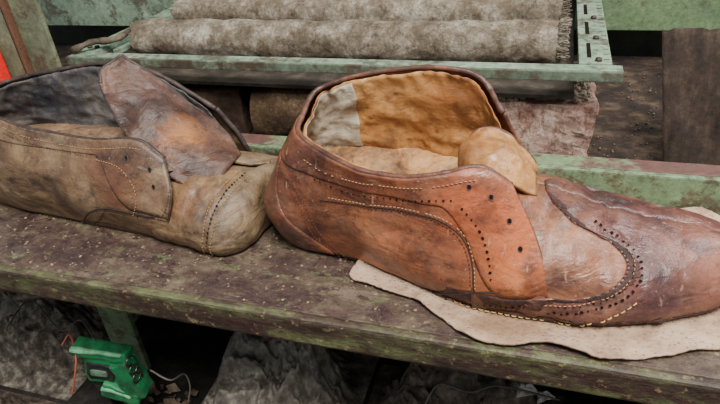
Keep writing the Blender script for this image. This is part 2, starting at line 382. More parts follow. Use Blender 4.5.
    for sn,pl,off,step,r,j in sp['perf']:
        bm=bmesh.new(); holes(bm,curve3(S[sn],[S[sn].inv(*p) for p in pl],off),step,r,j); obj('perforations',bm,Mhole,root)
    for sn,pl,off,r in sp['seams']:
        bm=bmesh.new(); seam(bm,curve3(S[sn],[S[sn].inv(*p) for p in pl],off),r); obj('seam_edge',bm,Mdk,root)
    for px,py in sp['eye']:
        u,v=Q.inv(px,py); p=Q.at(u,v,.0019); n_=Q.nrm(u,v); t=n_.cross(V3((0,0,1))).normalized(); b=n_.cross(t)
        bm=bmesh.new(); rings=[]
        for rr_,hh in ((.0023,-.0004),(.0020,.0003),(.0015,.0002),(.0012,-.0008)):
            rings.append([bm.verts.new(p+n_*hh+(t*math.cos(k*math.pi/8)*.7+b*math.sin(k*math.pi/8))*rr_) for k in range(16)])
        for a,c in zip(rings,rings[1:]):
            for k in range(16): bm.faces.new((a[k],a[(k+1)%16],c[(k+1)%16],c[k]))
        e=obj('eyelet',bm,sp['mr'],root)
        bm=bmesh.new(); bm.faces.new([bm.verts.new(p+n_*.0001+(t*math.cos(k*math.pi/8)*.7+b*math.sin(k*math.pi/8))*.0015) for k in range(16)]); obj('eyelet_hole',bm,Mhole,e)
    return root
# right boot -------------------------------------------------
nearA=[T((-.184,.333,0),(-.189,.333,.028),(-.175,.332,.058),(-.153,.331,.096)),
 T((-.168,.310,0),(-.173,.304,.025),(-.164,.305,.055),(-.147,.309,.089)),
 T((-.126,.303,0),(-.127,.295,.025),(-.121,.293,.055),(-.110,.290,.081)),
 T((-.094,.294,0),(-.089,.284,.025),(-.082,.284,.055),(-.078,.284,.079)),
 T((-.055,.279,0),(-.050,.272,.02),(-.047,.278,.052),(-.052,.284,.083)),
 T((-.012,.268,0),(-.012,.265,.02),(-.016,.278,.052),(-.030,.289,.087)),
 T((.012,.267,0),(.013,.267,.022),(.004,.280,.048),(-.012,.292,.076))]
farA=[T((-.170,.357,0),(-.173,.360,.025),(-.168,.358,.06),(-.150,.350,.103)),
 T((-.13,.364,0),(-.13,.370,.025),(-.13,.368,.065),(-.130,.358,.110)),
 T((-.09,.366,0),(-.09,.372,.025),(-.09,.370,.065),(-.098,.361,.116)),
 T((-.05,.368,0),(-.05,.374,.02),(-.052,.366,.065),(-.064,.360,.119)),
 T((-.01,.372,0),(-.01,.375,.02),(-.02,.363,.06),(-.038,.355,.114)),
 T((.01,.373,0),(.01,.374,.02),(-.003,.360,.05),(-.022,.349,.095))]
Bx=[(-.03,.266),(.02,.262),(.052,.266),(.087,.280),(.115,.301),(.126,.328),(.118,.350),(.09,.364),(.055,.374),(.01,.376),(-.03,.375)]
Rx=[(-.014,.325,.061),(.012,.325,.057),(.036,.325,.048),(.060,.326,.041),(.082,.327,.0375),(.089,.327,.0365),(.082,.327,.0375),(.060,.326,.041),(.036,.325,.048),(.012,.325,.057),(-.014,.325,.061)]
spA=dict(loc=(-.03,.325,0),lift=.004,label='reddish brown wingtip ankle boot with tan lining, standing on the beige leather scrap',
 Q=farA[::-1]+nearA,B=T(*[(a,b,0) for a,b in Bx]),R=T(*Rx),n=[2.3,2.1,2.15,2.4,2.6,2.7,2.6,2.2,2.0,2.1,2.3],
 fx=[(.030,.25,.007,.0026),(.044,.1,.006,.0020),(.016,.3,.006,.0018),(.063,.45,.006,.0012)],vamp_amp=1.25,wr=1,
 vb=lambda u:.26*sm(3.7,4.5,abs(u)),w0=3.6,hc=[(0,1.9),(.3,1.5),(.6,.95),(.8,.7)],f0=.2,vf=lambda u:.80-.52*sm(3.9,5.0,u),
 mq=MA,ml=MAl,mhl=MAh,mw=MAt,mh=MA,mf=MA,mv=MAv,mt=MAt,mr=Mrim,mi=MAi,mg=MAl,vi=(.60,.60),tw=1.5,welt=1,tedge=Mrim,
 cap=[(512,324),(516,310),(530,299),(575,299),(604,292),(622,278),(626,263),(616,248),(600,237),(582,229),(568,219),(556,206),(545,190)],band=[(440,300)],
 tongue=[T((.0,.312,.056),(-.002,.325,.063),(.0,.345,.056)),T((-.012,.306,.066),(-.012,.323,.076),(-.012,.344,.071)),T((-.023,.301,.073),(-.025,.322,.082),(-.023,.342,.082)),T((-.034,.303,.077),(-.037,.322,.082),(-.034,.338,.086)),T((-.040,.308,.071),(-.044,.321,.078),(-.040,.333,.083)),T((-.038,.309,.065),(-.043,.321,.071),(-.038,.331,.077))],
 st1=[('Q',[(306,160),(330,174),(360,182),(400,187),(450,184),(478,180)],.0021),('Q',[(330,197),(370,204),(410,209),(440,217),(463,233),(474,262),(476,290)],.0021),('V',[(546,304),(580,304),(610,296),(629,280),(633,262),(622,246),(604,234),(586,225)],.0026)],
 st2=[('Q',[(334,201),(370,208),(408,213),(436,221),(458,237),(469,264),(471,290)],.0012),('Q',[(289,182),(302,208),(318,238),(340,262)],.0021),('Q',[(293,180),(307,206),(323,235),(347,262)],.0021)],
 st3=[('Q',[(452,312),(480,318),(520,322),(545,324)],.0014),('V',[(548,326),(580,323),(612,315),(640,300)],.0024)],
 perf=[('Q',[(316,179),(345,191),(370,196),(400,199),(430,200),(455,200)],.0020,.0042,.0008,.0001),('Q',[(462,208),(478,228),(488,255),(492,285)],.0020,.0042,.0009,.0001),
   ('Q',[(446,303),(480,304),(520,306),(542,306)],.0015,.0036,.0011,.0008),('V',[(548,311),(582,311),(616,302),(637,284),(640,264),(628,247),(608,233),(590,220)],.0025,.0038,.0010,.0005),('V',[(552,305),(590,304),(616,294),(631,277),(633,262)],.0026,.0038,.0006,.0004)],
 seams=[('Q',[(320,200),(360,205),(400,210),(436,219),(460,235),(472,262),(474,291)],.0014,.00035),('Q',[(432,294),(470,293),(505,292)],.0012,.0005)],
 eye=[(469,187),(491,197),(509,221),(520,249)])
build_shoe(spA)
nearB=[T((-.480,.345,0),(-.486,.345,.025),(-.478,.345,.055),(-.457,.345,.090)),
 T((-.468,.322,0),(-.474,.317,.025),(-.468,.318,.055),(-.438,.328,.086)),
 T((-.423,.313,0),(-.423,.305,.025),(-.418,.305,.05),(-.398,.318,.079)),
 T((-.375,.308,0),(-.372,.301,.025),(-.368,.303,.05),(-.357,.316,.0745)),
 T((-.332,.304,0),(-.33,.297,.025),(-.327,.301,.05),(-.318,.314,.073)),
 T((-.29,.300,0),(-.288,.293,.022),(-.285,.297,.048),(-.280,.313,.076)),
 T((-.258,.295,0),(-.254,.291,.02),(-.251,.298,.043),(-.259,.311,.064))]
farB=[T((-.470,.368,0),(-.474,.373,.025),(-.468,.372,.055),(-.449,.364,.094)),
 T((-.43,.376,0),(-.43,.382,.025),(-.43,.382,.06),(-.418,.376,.099)),
 T((-.385,.378,0),(-.385,.385,.025),(-.385,.385,.06),(-.385,.381,.104)),
 T((-.34,.380,0),(-.34,.386,.025),(-.342,.386,.06),(-.350,.382,.108)),
 T((-.30,.382,0),(-.30,.388,.02),(-.300,.386,.06),(-.298,.38,.102)),
 T((-.245,.384,0),(-.236,.386,.02),(-.230,.378,.042),(-.248,.374,.076))]
Bx=[(-.275,.294),(-.245,.288),(-.222,.284),(-.206,.288),(-.196,.302),(-.194,.330),(-.190,.352),(-.180,.376),(-.200,.391),(-.245,.389),(-.28,.386)]
Rx=[(-.25,.337,.050),(-.24,.338,.048),(-.226,.341,.044),(-.213,.347,.041),(-.203,.354,.0395),(-.200,.358,.039),(-.199,.360,.039),(-.204,.356,.0395),(-.223,.346,.044),(-.24,.338,.048),(-.25,.337,.050)]
spB=dict(loc=(-.34,.34,0),lift=.0025,label='dusty olive brown ankle boot with its tongue pulled up, standing on the bare painted shelf',
 Q=farB[::-1]+nearB,B=T(*[(a,b,0) for a,b in Bx]),R=T(*Rx),n=[2.3,2.2,2.15,2.1,2.15,2.2,2.2,2.2,2.2,2.2,2.3],
 fx=[(-.233,.2,.006,.0016),(-.218,.3,.006,.0016),(-.206,.5,.005,.0010)],vamp_amp=1.35,wr=.8,
 vb=lambda u:.36*sm(3.8,4.6,abs(u)),w0=3.6,hc=[(0,1.3),(.4,.9),(.8,.5)],f0=.2,vf=lambda u:.86-.46*sm(4.1,5.1,u),capfar=.02,fr=.0022,
 mq=MB_,ml=MBl,mw=MBv,mh=MB_,mf=MB_,mv=MBv,mt=MBt,mr=MrimB,mi=MBi,mg=MBg,vi=(.86,.58),tw=1.1,quilt=1,tedge=MrimB,
 cap=[(208,259),(207,245),(209,228),(215,208),(226,190),(242,175),(260,166)],
 tongue=[T((-.232,.316,.030),(-.222,.337,.046),(-.226,.362,.042)),T((-.262,.312,.049),(-.256,.338,.064),(-.248,.372,.060)),T((-.294,.322,.073),(-.288,.343,.088),(-.276,.371,.086)),T((-.315,.335,.095),(-.312,.35,.107),(-.300,.366,.110)),T((-.322,.340,.107),(-.324,.350,.114),(-.313,.362,.122))],
 st1=[('Q',[(5,128),(45,141),(90,149),(140,150)],.0021),('Q',[(98,160),(120,168),(133,184),(137,202),(134,216)],.0021),('V',[(205,252),(204,232),(210,206),(222,188),(240,171)],.0015),('V',[(214,255),(213,235),(220,212),(233,192),(250,176)],.0025)],
 st2=[('Q',[(84,222),(92,214),(112,212),(150,219),(164,214),(171,190)],.0021),('Q',[(5,133),(45,147),(88,156)],.0021)],
 perf=[('V',[(210,252),(209,232),(216,209),(228,190),(246,174)],.0025,.0034,.0008,.0001)],
 seams=[('Q',[(82,225),(90,212),(112,209),(150,217),(166,210)],.0012,.0006),('Q',[(96,157),(122,164),(137,182),(141,202),(137,217)],.0012,.0004)],
 eye=[(127,158),(150,170),(154,187)])
build_shoe(spB)
# ---------------- shelf ----------------
s=NT('worn_maroon_green_paint'); v=s.map((.7,1.3,1))
c=s.ramp(s.noise(16,10,.75,v),[(.36,(50,36,35)),(.47,(74,54,49)),(.54,(92,76,62)),(.64,(128,112,92))])
c=s.mix(s.math('MULTIPLY',s.th(s.noise(48,10,.8,v,.3),.57,.60),.85),c,(100,108,70))
c=s.mix(s.math('MULTIPLY',s.th(s.noise(60,10,.8,v,.3),.54,.57),.85),c,(56,33,36))
c=s.mix(s.math('MULTIPLY',s.th(s.noise(190,5,.7),.61,.66),.7),c,(170,154,114))
c=s.mix(s.math('MULTIPLY',s.th(s.noise(70,9,.8),.50,.70),.35),c,(146,130,110))
c=s.mix(.6,c,s.ramp(s.noise(110,8,.85),[(.32,(64,60,58)),(.6,(255,255,255))]),'MULTIPLY')
Mshelf=s.fin(c,.40,[(s.noise(48,10,.8,v,.3),.8,.0022),(s.noise(220,6,.75),.6,.0012)])
s=NT('worn_green_lip_paint'); v=s.map((.45,1,1.6))
c=s.ramp(s.noise(26,10,.75,v),[(.36,(46,34,29)),(.47,(72,58,45)),(.54,(86,87,57)),(.66,(114,116,78))])
c=s.mix(s.math('MULTIPLY',s.th(s.noise(44,10,.8,v,.3),.53,.56),.85),c,(66,40,39))
c=s.mix(s.math('MULTIPLY',s.th(s.noise(150,6,.75),.58,.64),.7),c,(150,136,96))
c=s.mix(.6,c,s.ramp(s.noise(110,8,.85),[(.32,(70,66,62)),(.6,(255,255,255))]),'MULTIPLY')
Mlip=s.fin(c,.45,[(s.noise(44,10,.75,v,.3),.8,.002),(s.noise(220,6,.75),.6,.0014)])
Mgrn=paint('pale_green_machine_paint',(136,158,134),(116,138,116),(156,174,152),(80,68,54),20,(.45,.6),(.5,.65),(.49,.57),.85,.45,.4)
Mgrn2=paint('chipped_green_rail_paint',(112,138,102),(88,62,56),(130,152,116),(86,68,54),26,(.56,.60),(.52,.62),(.49,.57),.85,.5,.45,(.5,1,1))
Mol=paint('olive_post_paint',(114,120,94),(94,96,74),(130,134,106),(90,62,46),16,(.45,.6),(.5,.65),(.53,.60),.85,.5,.35)
sh=thing('workbench_shelf',(0,.33,-.03),'long metal shelf in peeling maroon and green paint under both boots','shelf')
def plate(name,lo,hi,m,par,bev=.001,sub=0,amp=0): 
    bm=bmesh.new(); box(bm,lo,hi,bev,None,sub,amp); return obj(name,bm,m,par,False)
plate('shelf_plate',(-.95,.246,-.004),(.55,.41,0),Mshelf,sh,.0008)
plate('front_lip',(-.95,.239,-.0215),(.55,.246,.0006),Mlip,sh,.0022)
plate('rear_rail',(-.95,.412,-.02),(.55,.418,.0265),Mgrn2,sh,.0015)
plate('rear_rail_flange',(-.95,.418,.0215),(.55,.436,.0265),paint('maroon_flange_paint',(100,66,60),(116,136,98),(112,130,96),(100,80,66),24,(.5,.56),(.55,.62),(.5,.62),.7),sh,.001)
plate('leg',(-.445,.36,-.25),(-.405,.366,-.005),Mgrn2,sh,.001)
plate('leg',(.30,.36,-.25),(.34,.366,-.005),Mgrn2,sh,.001)
bm=bmesh.new()
for k in range(1500):
    x=R.uniform(-.55,.2); y=R.uniform(.248,.40); s_=R.choice([.0004,.0006,.0009,.0013])*R.uniform(.6,1.2); a=R.uniform(0,6)
    p=V3((x,y,.0003)); vs=[bm.verts.new(p+V3((math.cos(a+q*1.57)*s_*R.uniform(.5,1.2),math.sin(a+q*1.57)*s_,R.uniform(0,.0005)))) for q in range(4)]; bm.faces.new(vs)
tag(obj('paint_flakes',bm,rough_mat('flake',(104,84,66),(148,130,102))),'fine dust and paint flakes scattered over the maroon shelf','dust',kind='stuff')
# ---------------- leather scrap ----------------
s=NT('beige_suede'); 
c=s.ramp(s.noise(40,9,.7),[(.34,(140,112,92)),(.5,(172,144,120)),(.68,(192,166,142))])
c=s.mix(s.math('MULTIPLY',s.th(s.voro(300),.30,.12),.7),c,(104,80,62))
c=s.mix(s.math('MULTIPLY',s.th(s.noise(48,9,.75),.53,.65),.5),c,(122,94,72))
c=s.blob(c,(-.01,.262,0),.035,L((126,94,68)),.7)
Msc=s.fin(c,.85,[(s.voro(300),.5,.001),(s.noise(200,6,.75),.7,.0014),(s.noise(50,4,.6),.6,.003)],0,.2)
ol=[(352,282),(385,292),(412,301),(440,321),(468,341),(505,349),(545,348),(580,355),(605,364),(650,361),(700,354),(745,343),(790,300),(765,250),(700,212),(650,195),(610,187),(560,181),(520,188),(460,215),(380,250),(358,268)]
pts=[onz(a,b) for a,b in ol]; cen=V3((.03,.32,0)); n=len(pts)
bm=bmesh.new(); NS=300
def olp(k):
    q_=k/NS*n; i=int(q_); t=q_-i; q=[pts[(i+d)%n] for d in(-1,0,1,2)]; p=spl(q,1+t); p=p+V3((noise.noise(p*40),noise.noise(p*45+V3((5,0,0))),0))*.0022+V3((noise.noise(p*420),noise.noise(p*400+V3((5,0,0))),0))*.0005
    p.y=min(max(p.y,.2405),.4095); return p
rings=[]
for f in (1,.992,.975,.95,.91,.85,.78,.65,.5,.35,.2,.05):
    row=[]
    for k in range(NS):
        p=cen+(olp(k)-cen)*f; e=max(0,(f-.80)/.2)
        z=.0020+e*(.0020+.004*noise.noise(p*30)+.0016*noise.noise(p*75)); p.z=max(.0017,z); row.append(p)
    rings.append(row)
for top in (0,1):
    vv=[[bm.verts.new(p-V3((0,0,.0015*(1-top)))) for p in row] for row in rings]
    if top: vt=vv
    else: vbm=vv
    for a,b in zip(vv,vv[1:]):
        for k in range(NS):
            f=(a[k],a[(k+1)%NS],b[(k+1)%NS],b[k]); bm.faces.new(f if top else f[::-1])
for k in range(NS): bm.faces.new((vbm[0][k],vbm[0][(k+1)%NS],vt[0][(k+1)%NS],vt[0][k]))
bmesh.ops.recalc_face_normals(bm,faces=bm.faces)
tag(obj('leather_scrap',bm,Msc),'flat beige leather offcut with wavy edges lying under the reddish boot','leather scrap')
# ---------------- roller rack ----------------
rk=thing('roller_rack',(-.22,.6,.06),'pale green metal rack carrying two dusty rollers behind the boots','rack')
plate('front_rail',(-.505,.497,.0645),(.062,.5005,.0735),paint('dark_rail_front',(100,116,96),(76,66,54),(122,138,114),(78,64,52),26,(.48,.56),(.55,.62),(.48,.58),.8),rk,.001)  # front face coloured darker than the flange, mottled brown
plate('front_flange',(-.505,.5005,.0700),(.062,.515,.0735),Mgrn,rk,.001)
plate('side_rail',(-.505,.516,.066),(-.482,.79,.0735),Mgrn,rk,.001)
plate('side_rail',(-.468,.53,.066),(-.461,.79,.072),Mgrn,rk,.001)
bm=bmesh.new(); box(bm,(.027,.516,.068),(.054,.79,.0745),.001); pr=obj('slotted_plate',bm,Mgrn,rk,False)
for yy in (.53,.60,.67):
    bm=bmesh.new(); box(bm,(.034,yy,.0742),(.0375,yy+.04,.0750)); obj('slot',bm,Mhole,pr,False)
for k in range(16):
    bm=bmesh.new(); box(bm,(.0475,.525+k*.014,.0742),(.0525,.526+k*.014,.0748)); obj('scale_mark',bm,Mdk,pr,False)
def disc(bm,c,r,h,seg=20):
    bmesh.ops.create_cone(bm,cap_ends=True,segments=seg,radius1=r,radius2=r*.9,depth=h,matrix=Matrix.Translation(c))
for yy in (.522,.585,.655):
    bm=bmesh.new(); disc(bm,V3((.043,yy,.0755)),.003,.003); obj('bolt',bm,Mdk,pr)
for xx in (-.498,-.488):
    bm=bmesh.new(); disc(bm,V3((xx,.53,.0745)),.003,.003); obj('bolt',bm,Mdk,rk)
plate('tray_floor',(-.475,.516,.040),(.027,.79,.044),rough_mat('dusty_tray',(44,38,33),(68,60,51),(98,88,75)),rk)
bm=bmesh.new(); N=30; kp=[V3((-.50,.505,.078)),V3((-.485,.52,.083)),V3((-.47,.54,.080)),V3((-.462,.56,.084)),V3((-.462,.60,.082))]; tube(bm,[spl(kp,4*k/N) for k in range(N+1)],.0035,8,True,lambda t:1+.5*noise.noise(V3((t*9,0,0)))); 
obj('latch_lever',bm,rough_mat('rusty_iron',(52,44,38),(84,72,60),(120,104,86),60),rk)
Mcv=canvas('dusty_grey_canvas',(98,88,75),(150,138,120),(198,188,170),(92,77,60))
def roller(x0,x1,y,z,r,label,m,slope=0,fr=1,name='canvas_roller'):
    t=thing(name,((x0+x1)/2,y,z),label,'roller','dusty canvas rollers on the rack')
    bm=bmesh.new(); nx,ns=200,72; rows=[]
    jl=[R.uniform(0,.004)*R.choice([.2,1,1.4])*fr for _ in range(ns)]; jr=[R.uniform(0,.004)*R.choice([.2,1,1.4])*fr for _ in range(ns)]
    for i in range(nx+1):
        row=[]
        for k in range(ns):
            a=k*2*math.pi/ns; x=lerp(x0-jl[k],x1+jr[k],i/nx); p=V3((x,y+slope*(x-x0)+math.cos(a)*r,z+math.sin(a)*r))
            d=.0018*noise.noise(p*38)+.0012*noise.noise(V3((p.x*8,p.y*60,p.z*60)))+.0010*noise.noise(p*130)
            p+=V3((0,math.cos(a),math.sin(a)))*d; row.append(bm.verts.new(p))
        rows.append(row)
    for i in range(nx):
        for k in range(ns): bm.faces.new((rows[i][k],rows[i][(k+1)%ns],rows[i+1][(k+1)%ns],rows[i+1][k]))
    obj('canvas_cover',bm,m,t)
    if fr:
        bm=bmesh.new()
        for k in range(200):
            a=R.uniform(-.6,3.4); p=V3((x1-.002,y+math.cos(a)*r,z+math.sin(a)*r)); o_=V3((0,math.cos(a),math.sin(a)))
            q=[p]; 
            for j in range(4): q.append(q[-1]+V3((R.uniform(.0012,.0034),0,0))+o_*R.uniform(-.0006,.0016)+V3((0,R.uniform(-.0018,.0018),R.uniform(-.001,.0006))))
            tube(bm,q,.0004,4)
        obj('frayed_threads',bm,Mcv,t)['kind']='stuff'
    bm=bmesh.new(); tube(bm,[V3((x0+.004,y,z)),V3((x1-.004,y+slope*(x1-x0),z))],r*.82,24); obj('core',bm,Mdk,t)
    bm=bmesh.new(); tube(bm,[V3((x0-.006,y,z)),V3((x1+.006,y+slope*(x1-x0),z))],.005,12); obj('axle',bm,plain('steel_axle',(110,108,100),.4,.5,.8),t)
    return t
roller(-.455,.010,.570,.073,.0215,'front dusty canvas roller, nearer the boots on the rack',Mcv)
roller(-.445,.010,.650,.078,.0235,'rear dusty canvas roller, cut by the top edge of the photo',Mcv)
# ---------------- rear bed and setting ----------------
mh=thing('machine_housing',(0,.6,-.04),'grimy machine bed with pale green back panels behind the shelf','machine')
Mbed=rough_mat('rusty_dusty_bed',(26,21,18),(54,42,35),(100,82,64),34,.95,1.0,160)
bm=bmesh.new(); box(bm,(-.95,.42,-.045),(.75,.85,-.03),0); obj('bed',bm,Mbed,mh,False)
for a,b in ((-.9,-.1),(.03,.26)):
    bm=bmesh.new(); box(bm,(a,.80,.02),(b,.808,.5),.001); obj('back_panel',bm,Mgrn if a<0 else paint('green_panel_paint',(110,134,94),(96,118,86),(124,146,106),(84,72,58),14,(.45,.6),(.5,.65),(.55,.64),.7),mh,False)
bm=bmesh.new()
for k in range(900):
    x=R.uniform(-.1,.4); y=R.uniform(.44,.78); s_=R.uniform(.0005,.0013)*R.choice([.5,1,1.3]); 
    t=bmesh.ops.create_icosphere(bm,subdivisions=1,radius=s_,matrix=Matrix.Translation((x,y,-.0298+s_)))
    for v in t['verts']: v.co+=noise.noise_vector(v.co*400)*s_*.3
tag(obj('debris',bm,rough_mat('debris',(80,64,52),(112,94,76),(148,128,104)),None,False),'brown crumbs and grit lying on the machine bed','debris',kind='stuff')
def st(name,bm,m): o=obj(name,bm,m,None,False); o['kind']='structure'; return o
bm=bmesh.new(); box(bm,(-1.2,.86,-.6),(1.2,.9,1.0)); st('wall_back',bm,rough_mat('dark_green_wall',(34,38,30),(48,53,41),(62,68,53),20,.7,.2))
bm=bmesh.new(); box(bm,(-1.4,-.6,-.29),(1.4,.86,-.25)); st('floor',bm,rough_mat('dirty_floor',(22,19,17),(38,34,30),(64,58,52),30,.95,.8,120))
ps=thing('corner_post',(-.54,.49,-.03),'olive green angle iron post with rusty edge at the top left','post')
plate('post_face',(-.545,.487,-.03),(-.508,.492,.6),Mol,ps,.001); plate('post_side',(-.580,.478,-.03),(-.546,.483,.6),Mol,ps,.001)
plate('post_web',(-.549,.478,-.03),(-.544,.492,.6),rough_mat('rust',(78,50,38),(106,72,54)),ps,.001)
bm=bmesh.new(); box(bm,(-.66,.46,-.03),(-.566,.475,.094),.003); tag(obj('red_box',bm,plain('red_paint',(205,34,26),.4),None,False),'bright red painted box at the far left beside the olive post','box')
Mwd=rough_mat('grimy_wood',(46,35,29),(82,63,50),(122,100,78),28,.9,.9,130)
bm=bmesh.new(); box(bm,(-.43,.53,-.027),(-.325,.60,.032),.003,rz(.1,.0,.12),5,.003); tag(obj('wood_block',bm,Mwd,None,False),'grimy brown wood block under the rack behind the dusty left boot','wood block')
bm=bmesh.new(); box(bm,(-.045,.520,-.0295),(.047,.64,.033),.003,None,14,.0)
for v in bm.verts:
    p=v.co.copy(); v.co+=noise.noise_vector(p*28)*.003+noise.noise_vector(p*110)*.003; v.co.z=max(-.0298,v.co.z)
s=NT('rust_stained_block'); c=s.ramp(s.noise(30,10,.8),[(.38,(96,70,60)),(.46,(160,126,112)),(.58,(200,174,156)),(.68,(226,210,192))]); c=s.mix(s.math('MULTIPLY',s.th(s.noise(60,9,.85,s.map((1,1,.4))),.50,.58),.75),c,(118,74,56)); mb_=s.fin(c,.9,[(s.noise(90,8,.8),1,.005)],0,.2)
wb=obj('stone_block',bm,mb_,None,False); tag(wb,'crusted rust stained block under the rack, right of the tan lined boot','block')
bm=bmesh.new()
for k in range(420):
    x=R.uniform(-.040,.043); y=R.uniform(.525,.63); q=R.uniform(.0008,.0026); t=bmesh.ops.create_icosphere(bm,subdivisions=1,radius=q,matrix=Matrix.Translation((x,y,.0345+R.uniform(-.001,.001))))
    for v in t['verts']: v.co+=noise.noise_vector(v.co*500)*q*.5
o=obj('crust',bm,rough_mat('crust',(130,114,94),(186,172,150)),wb,False); o['kind']='stuff'
roller_m=canvas('brown_burlap',(72,57,44),(106,86,66),(140,116,92),(54,42,33))
t=roller(-.30,-.065,.545,.004,.033,'brown burlap roll lying under the rack between the boots',roller_m,0,0,'burlap_roll'); t['category']='roll'; del t['group']
def sheet(name,c4,th,m,label,cat,group=None,n=24,parent=None):
    bm=bmesh.new(); a,b,c_,d=[V3(q) for q in c4]; nn=(b-a).cross(d-a).normalized(); Gs=[]
    for o in (0,th):
        G=[]
        for i in range(n+1):
            G.append([bm.verts.new(a.lerp(b,i/n).lerp(d.lerp(c_,i/n),j/n)+nn*(o+.003*noise.noise(V3((i/n*3,j/n*3,4))))+V3((0,0,.006*noise.noise(V3((i/n*9,9,2)))*j/n))) for j in range(n+1)])
        Gs.append(G)
        for i in range(n):
            for j in range(n): bm.faces.new((G[i][j],G[i+1][j],G[i+1][j+1],G[i][j+1]))
    A,B=Gs
    def br(a,b):
        for k in range(len(a)-1): bm.faces.new((a[k],a[k+1],b[k+1],b[k]))
    br(A[0],B[0]); br(A[-1],B[-1]); br([r_[0] for r_ in A],[r_[0] for r_ in B]); br([r_[-1] for r_ in A],[r_[-1] for r_ in B])
    bmesh.ops.recalc_face_normals(bm,faces=bm.faces)
    return tag(obj(name,bm,m),label,cat,group)
def board_mat(n_,a,b,c_,k=(32,25,21)):
    s=NT(n_); c=s.ramp(s.noise(1,9,.7,s.map((60,30,9))),[(.34,a),(.5,b),(.68,c_)]); c=s.mix(s.math('MULTIPLY',s.th(s.noise(26,9,.75),.5,.65),.6),c,k); c=s.mix(.5,c,s.ramp(s.noise(180,6,.8),[(.36,(90,86,80)),(.62,(255,255,255))]),'MULTIPLY'); return s.fin(c,.8,[(s.noise(60,7,.7),.6,.003)],0,.2)
sheet('brown_board',[(.110,.500,-.029),(.180,.480,-.029),(.170,.56,.092),(.096,.57,.088)],.004,board_mat('brown_sheet',(32,25,21),(54,42,34),(82,67,55)),'brown sheet of board standing upright in the dark bay at right','board','boards in the bay')
sheet('brown_board',[(.185,.470,-.029),(.30,.455,-.029),(.30,.56,.20),(.172,.58,.20)],.004,board_mat('dark_sheet',(20,16,14),(34,28,24),(54,44,38),(16,12,11)),'darker taller board cut by the right edge of the photo','board','boards in the bay')
# ---------------- junk below ----------------
def at(px,py,z): return onz(px,py,z)
def cloth(name,x0,x1,y0,y1,h,seed,m,label,cat,n=140):
    bm=bmesh.new(); o=V3((seed*5.3,seed*2.1,seed)); G=[]
    for i in range(n+1):
        row=[]
        for j in range(n+1):
            s_,t=i/n,j/n; p=V3((lerp(x0,x1,s_),lerp(y0,y1,t),0)); q=p*38+o; q=q+noise.noise_vector(q*.5)*.9
            e=min(1,min(s_,1-s_)*3.2)*min(1,min(t,1-t)*3.2); e=e*e*(3-2*e)
            f=h*(.62+.5*noise.noise(p*14+o))*e
            rd=(.014*(.5-1.9*abs(noise.noise(q)))+.009*(.5-1.9*abs(noise.noise(q*2.2)))+.005*(.5-1.8*abs(noise.noise(q*4.6))))*min(1,e*3)
            p.z=-.2495+max(.0006,f+rd); row.append(bm.verts.new(p))
        G.append(row)
    for i in range(n):
        for j in range(n): bm.faces.new((G[i][j],G[i+1][j],G[i+1][j+1],G[i][j+1]))
    tag(obj(name,bm,m),label,cat)
cloth('crumpled_rag',-.68,-.47,.30,.52,.13,1,rough_mat('grey_rag',(42,38,34),(94,87,77),(166,157,140),90,.95,.8,200),'grey crumpled rag in the bottom left corner under the shelf','rag')
cloth('crumpled_rag',-.62,-.42,.19,.295,.045,2,rough_mat('brown_rag',(36,30,25),(76,65,54),(128,114,98),90,.95,.7,200),'brownish rag lying lowest, left of the green plastic clamp','rag')
s=NT('dull_plastic_bag'); c=s.ramp(s.noise(70,8,.7),[(.34,(58,53,46)),(.5,(102,95,84)),(.66,(152,144,130))]); Mbag=s.fin(c,.5,[(s.noise(60,6,.7),.6,.004)])
cloth('plastic_bag',-.32,-.15,.25,.44,.12,3,Mbag,'dull grey plastic bag under the middle of the shelf','bag')
cloth('crumpled_rag',-.145,.05,.25,.43,.115,4,rough_mat('taupe_rag',(44,38,33),(86,76,65),(132,120,104),80,.95,.7,200),'wide dark taupe cloth heap right of the grey plastic bag','rag')
cloth('crumpled_rag',.06,.28,.25,.43,.07,6,rough_mat('dark_rag',(34,28,24),(60,51,44),(92,82,70),60,.95,.6,200),'low dark cloth heap under the beige leather scrap','rag')
bm=bmesh.new(); box(bm,(-.385,.45,-.2495),(-.325,.50,-.13),.004); tag(obj('maroon_box',bm,plain('dark_maroon',(84,32,34),.6),None,False),'dark maroon box standing behind the green plastic clamp','box')
bm=bmesh.new()
for k in range(420):
    x=R.uniform(-.42,-.325); y=R.uniform(.2,.34); s_=R.uniform(.002,.010); a=V3((R.uniform(-1,1),R.uniform(-1,1),R.uniform(-.3,.5))).normalized(); b=a.cross(V3((R.uniform(-1,1),R.uniform(-1,1),1))).normalized(); p=V3((x,y,-.2485+s_*.9))
    bm.faces.new([bm.verts.new(p+q) for q in (a*s_,b*s_*.5,-a*s_*.8,-b*s_*.6)])
tag(obj('scattered_shavings',bm,rough_mat('shavings',(60,48,38),(104,88,70),(150,136,114),50),None,False),'small leather shavings littering the dark floor under the shelf','debris',kind='stuff')
Mp=rough_mat('grey_scrap',(64,60,54),(100,94,86),(132,126,116),60,.9,.3)
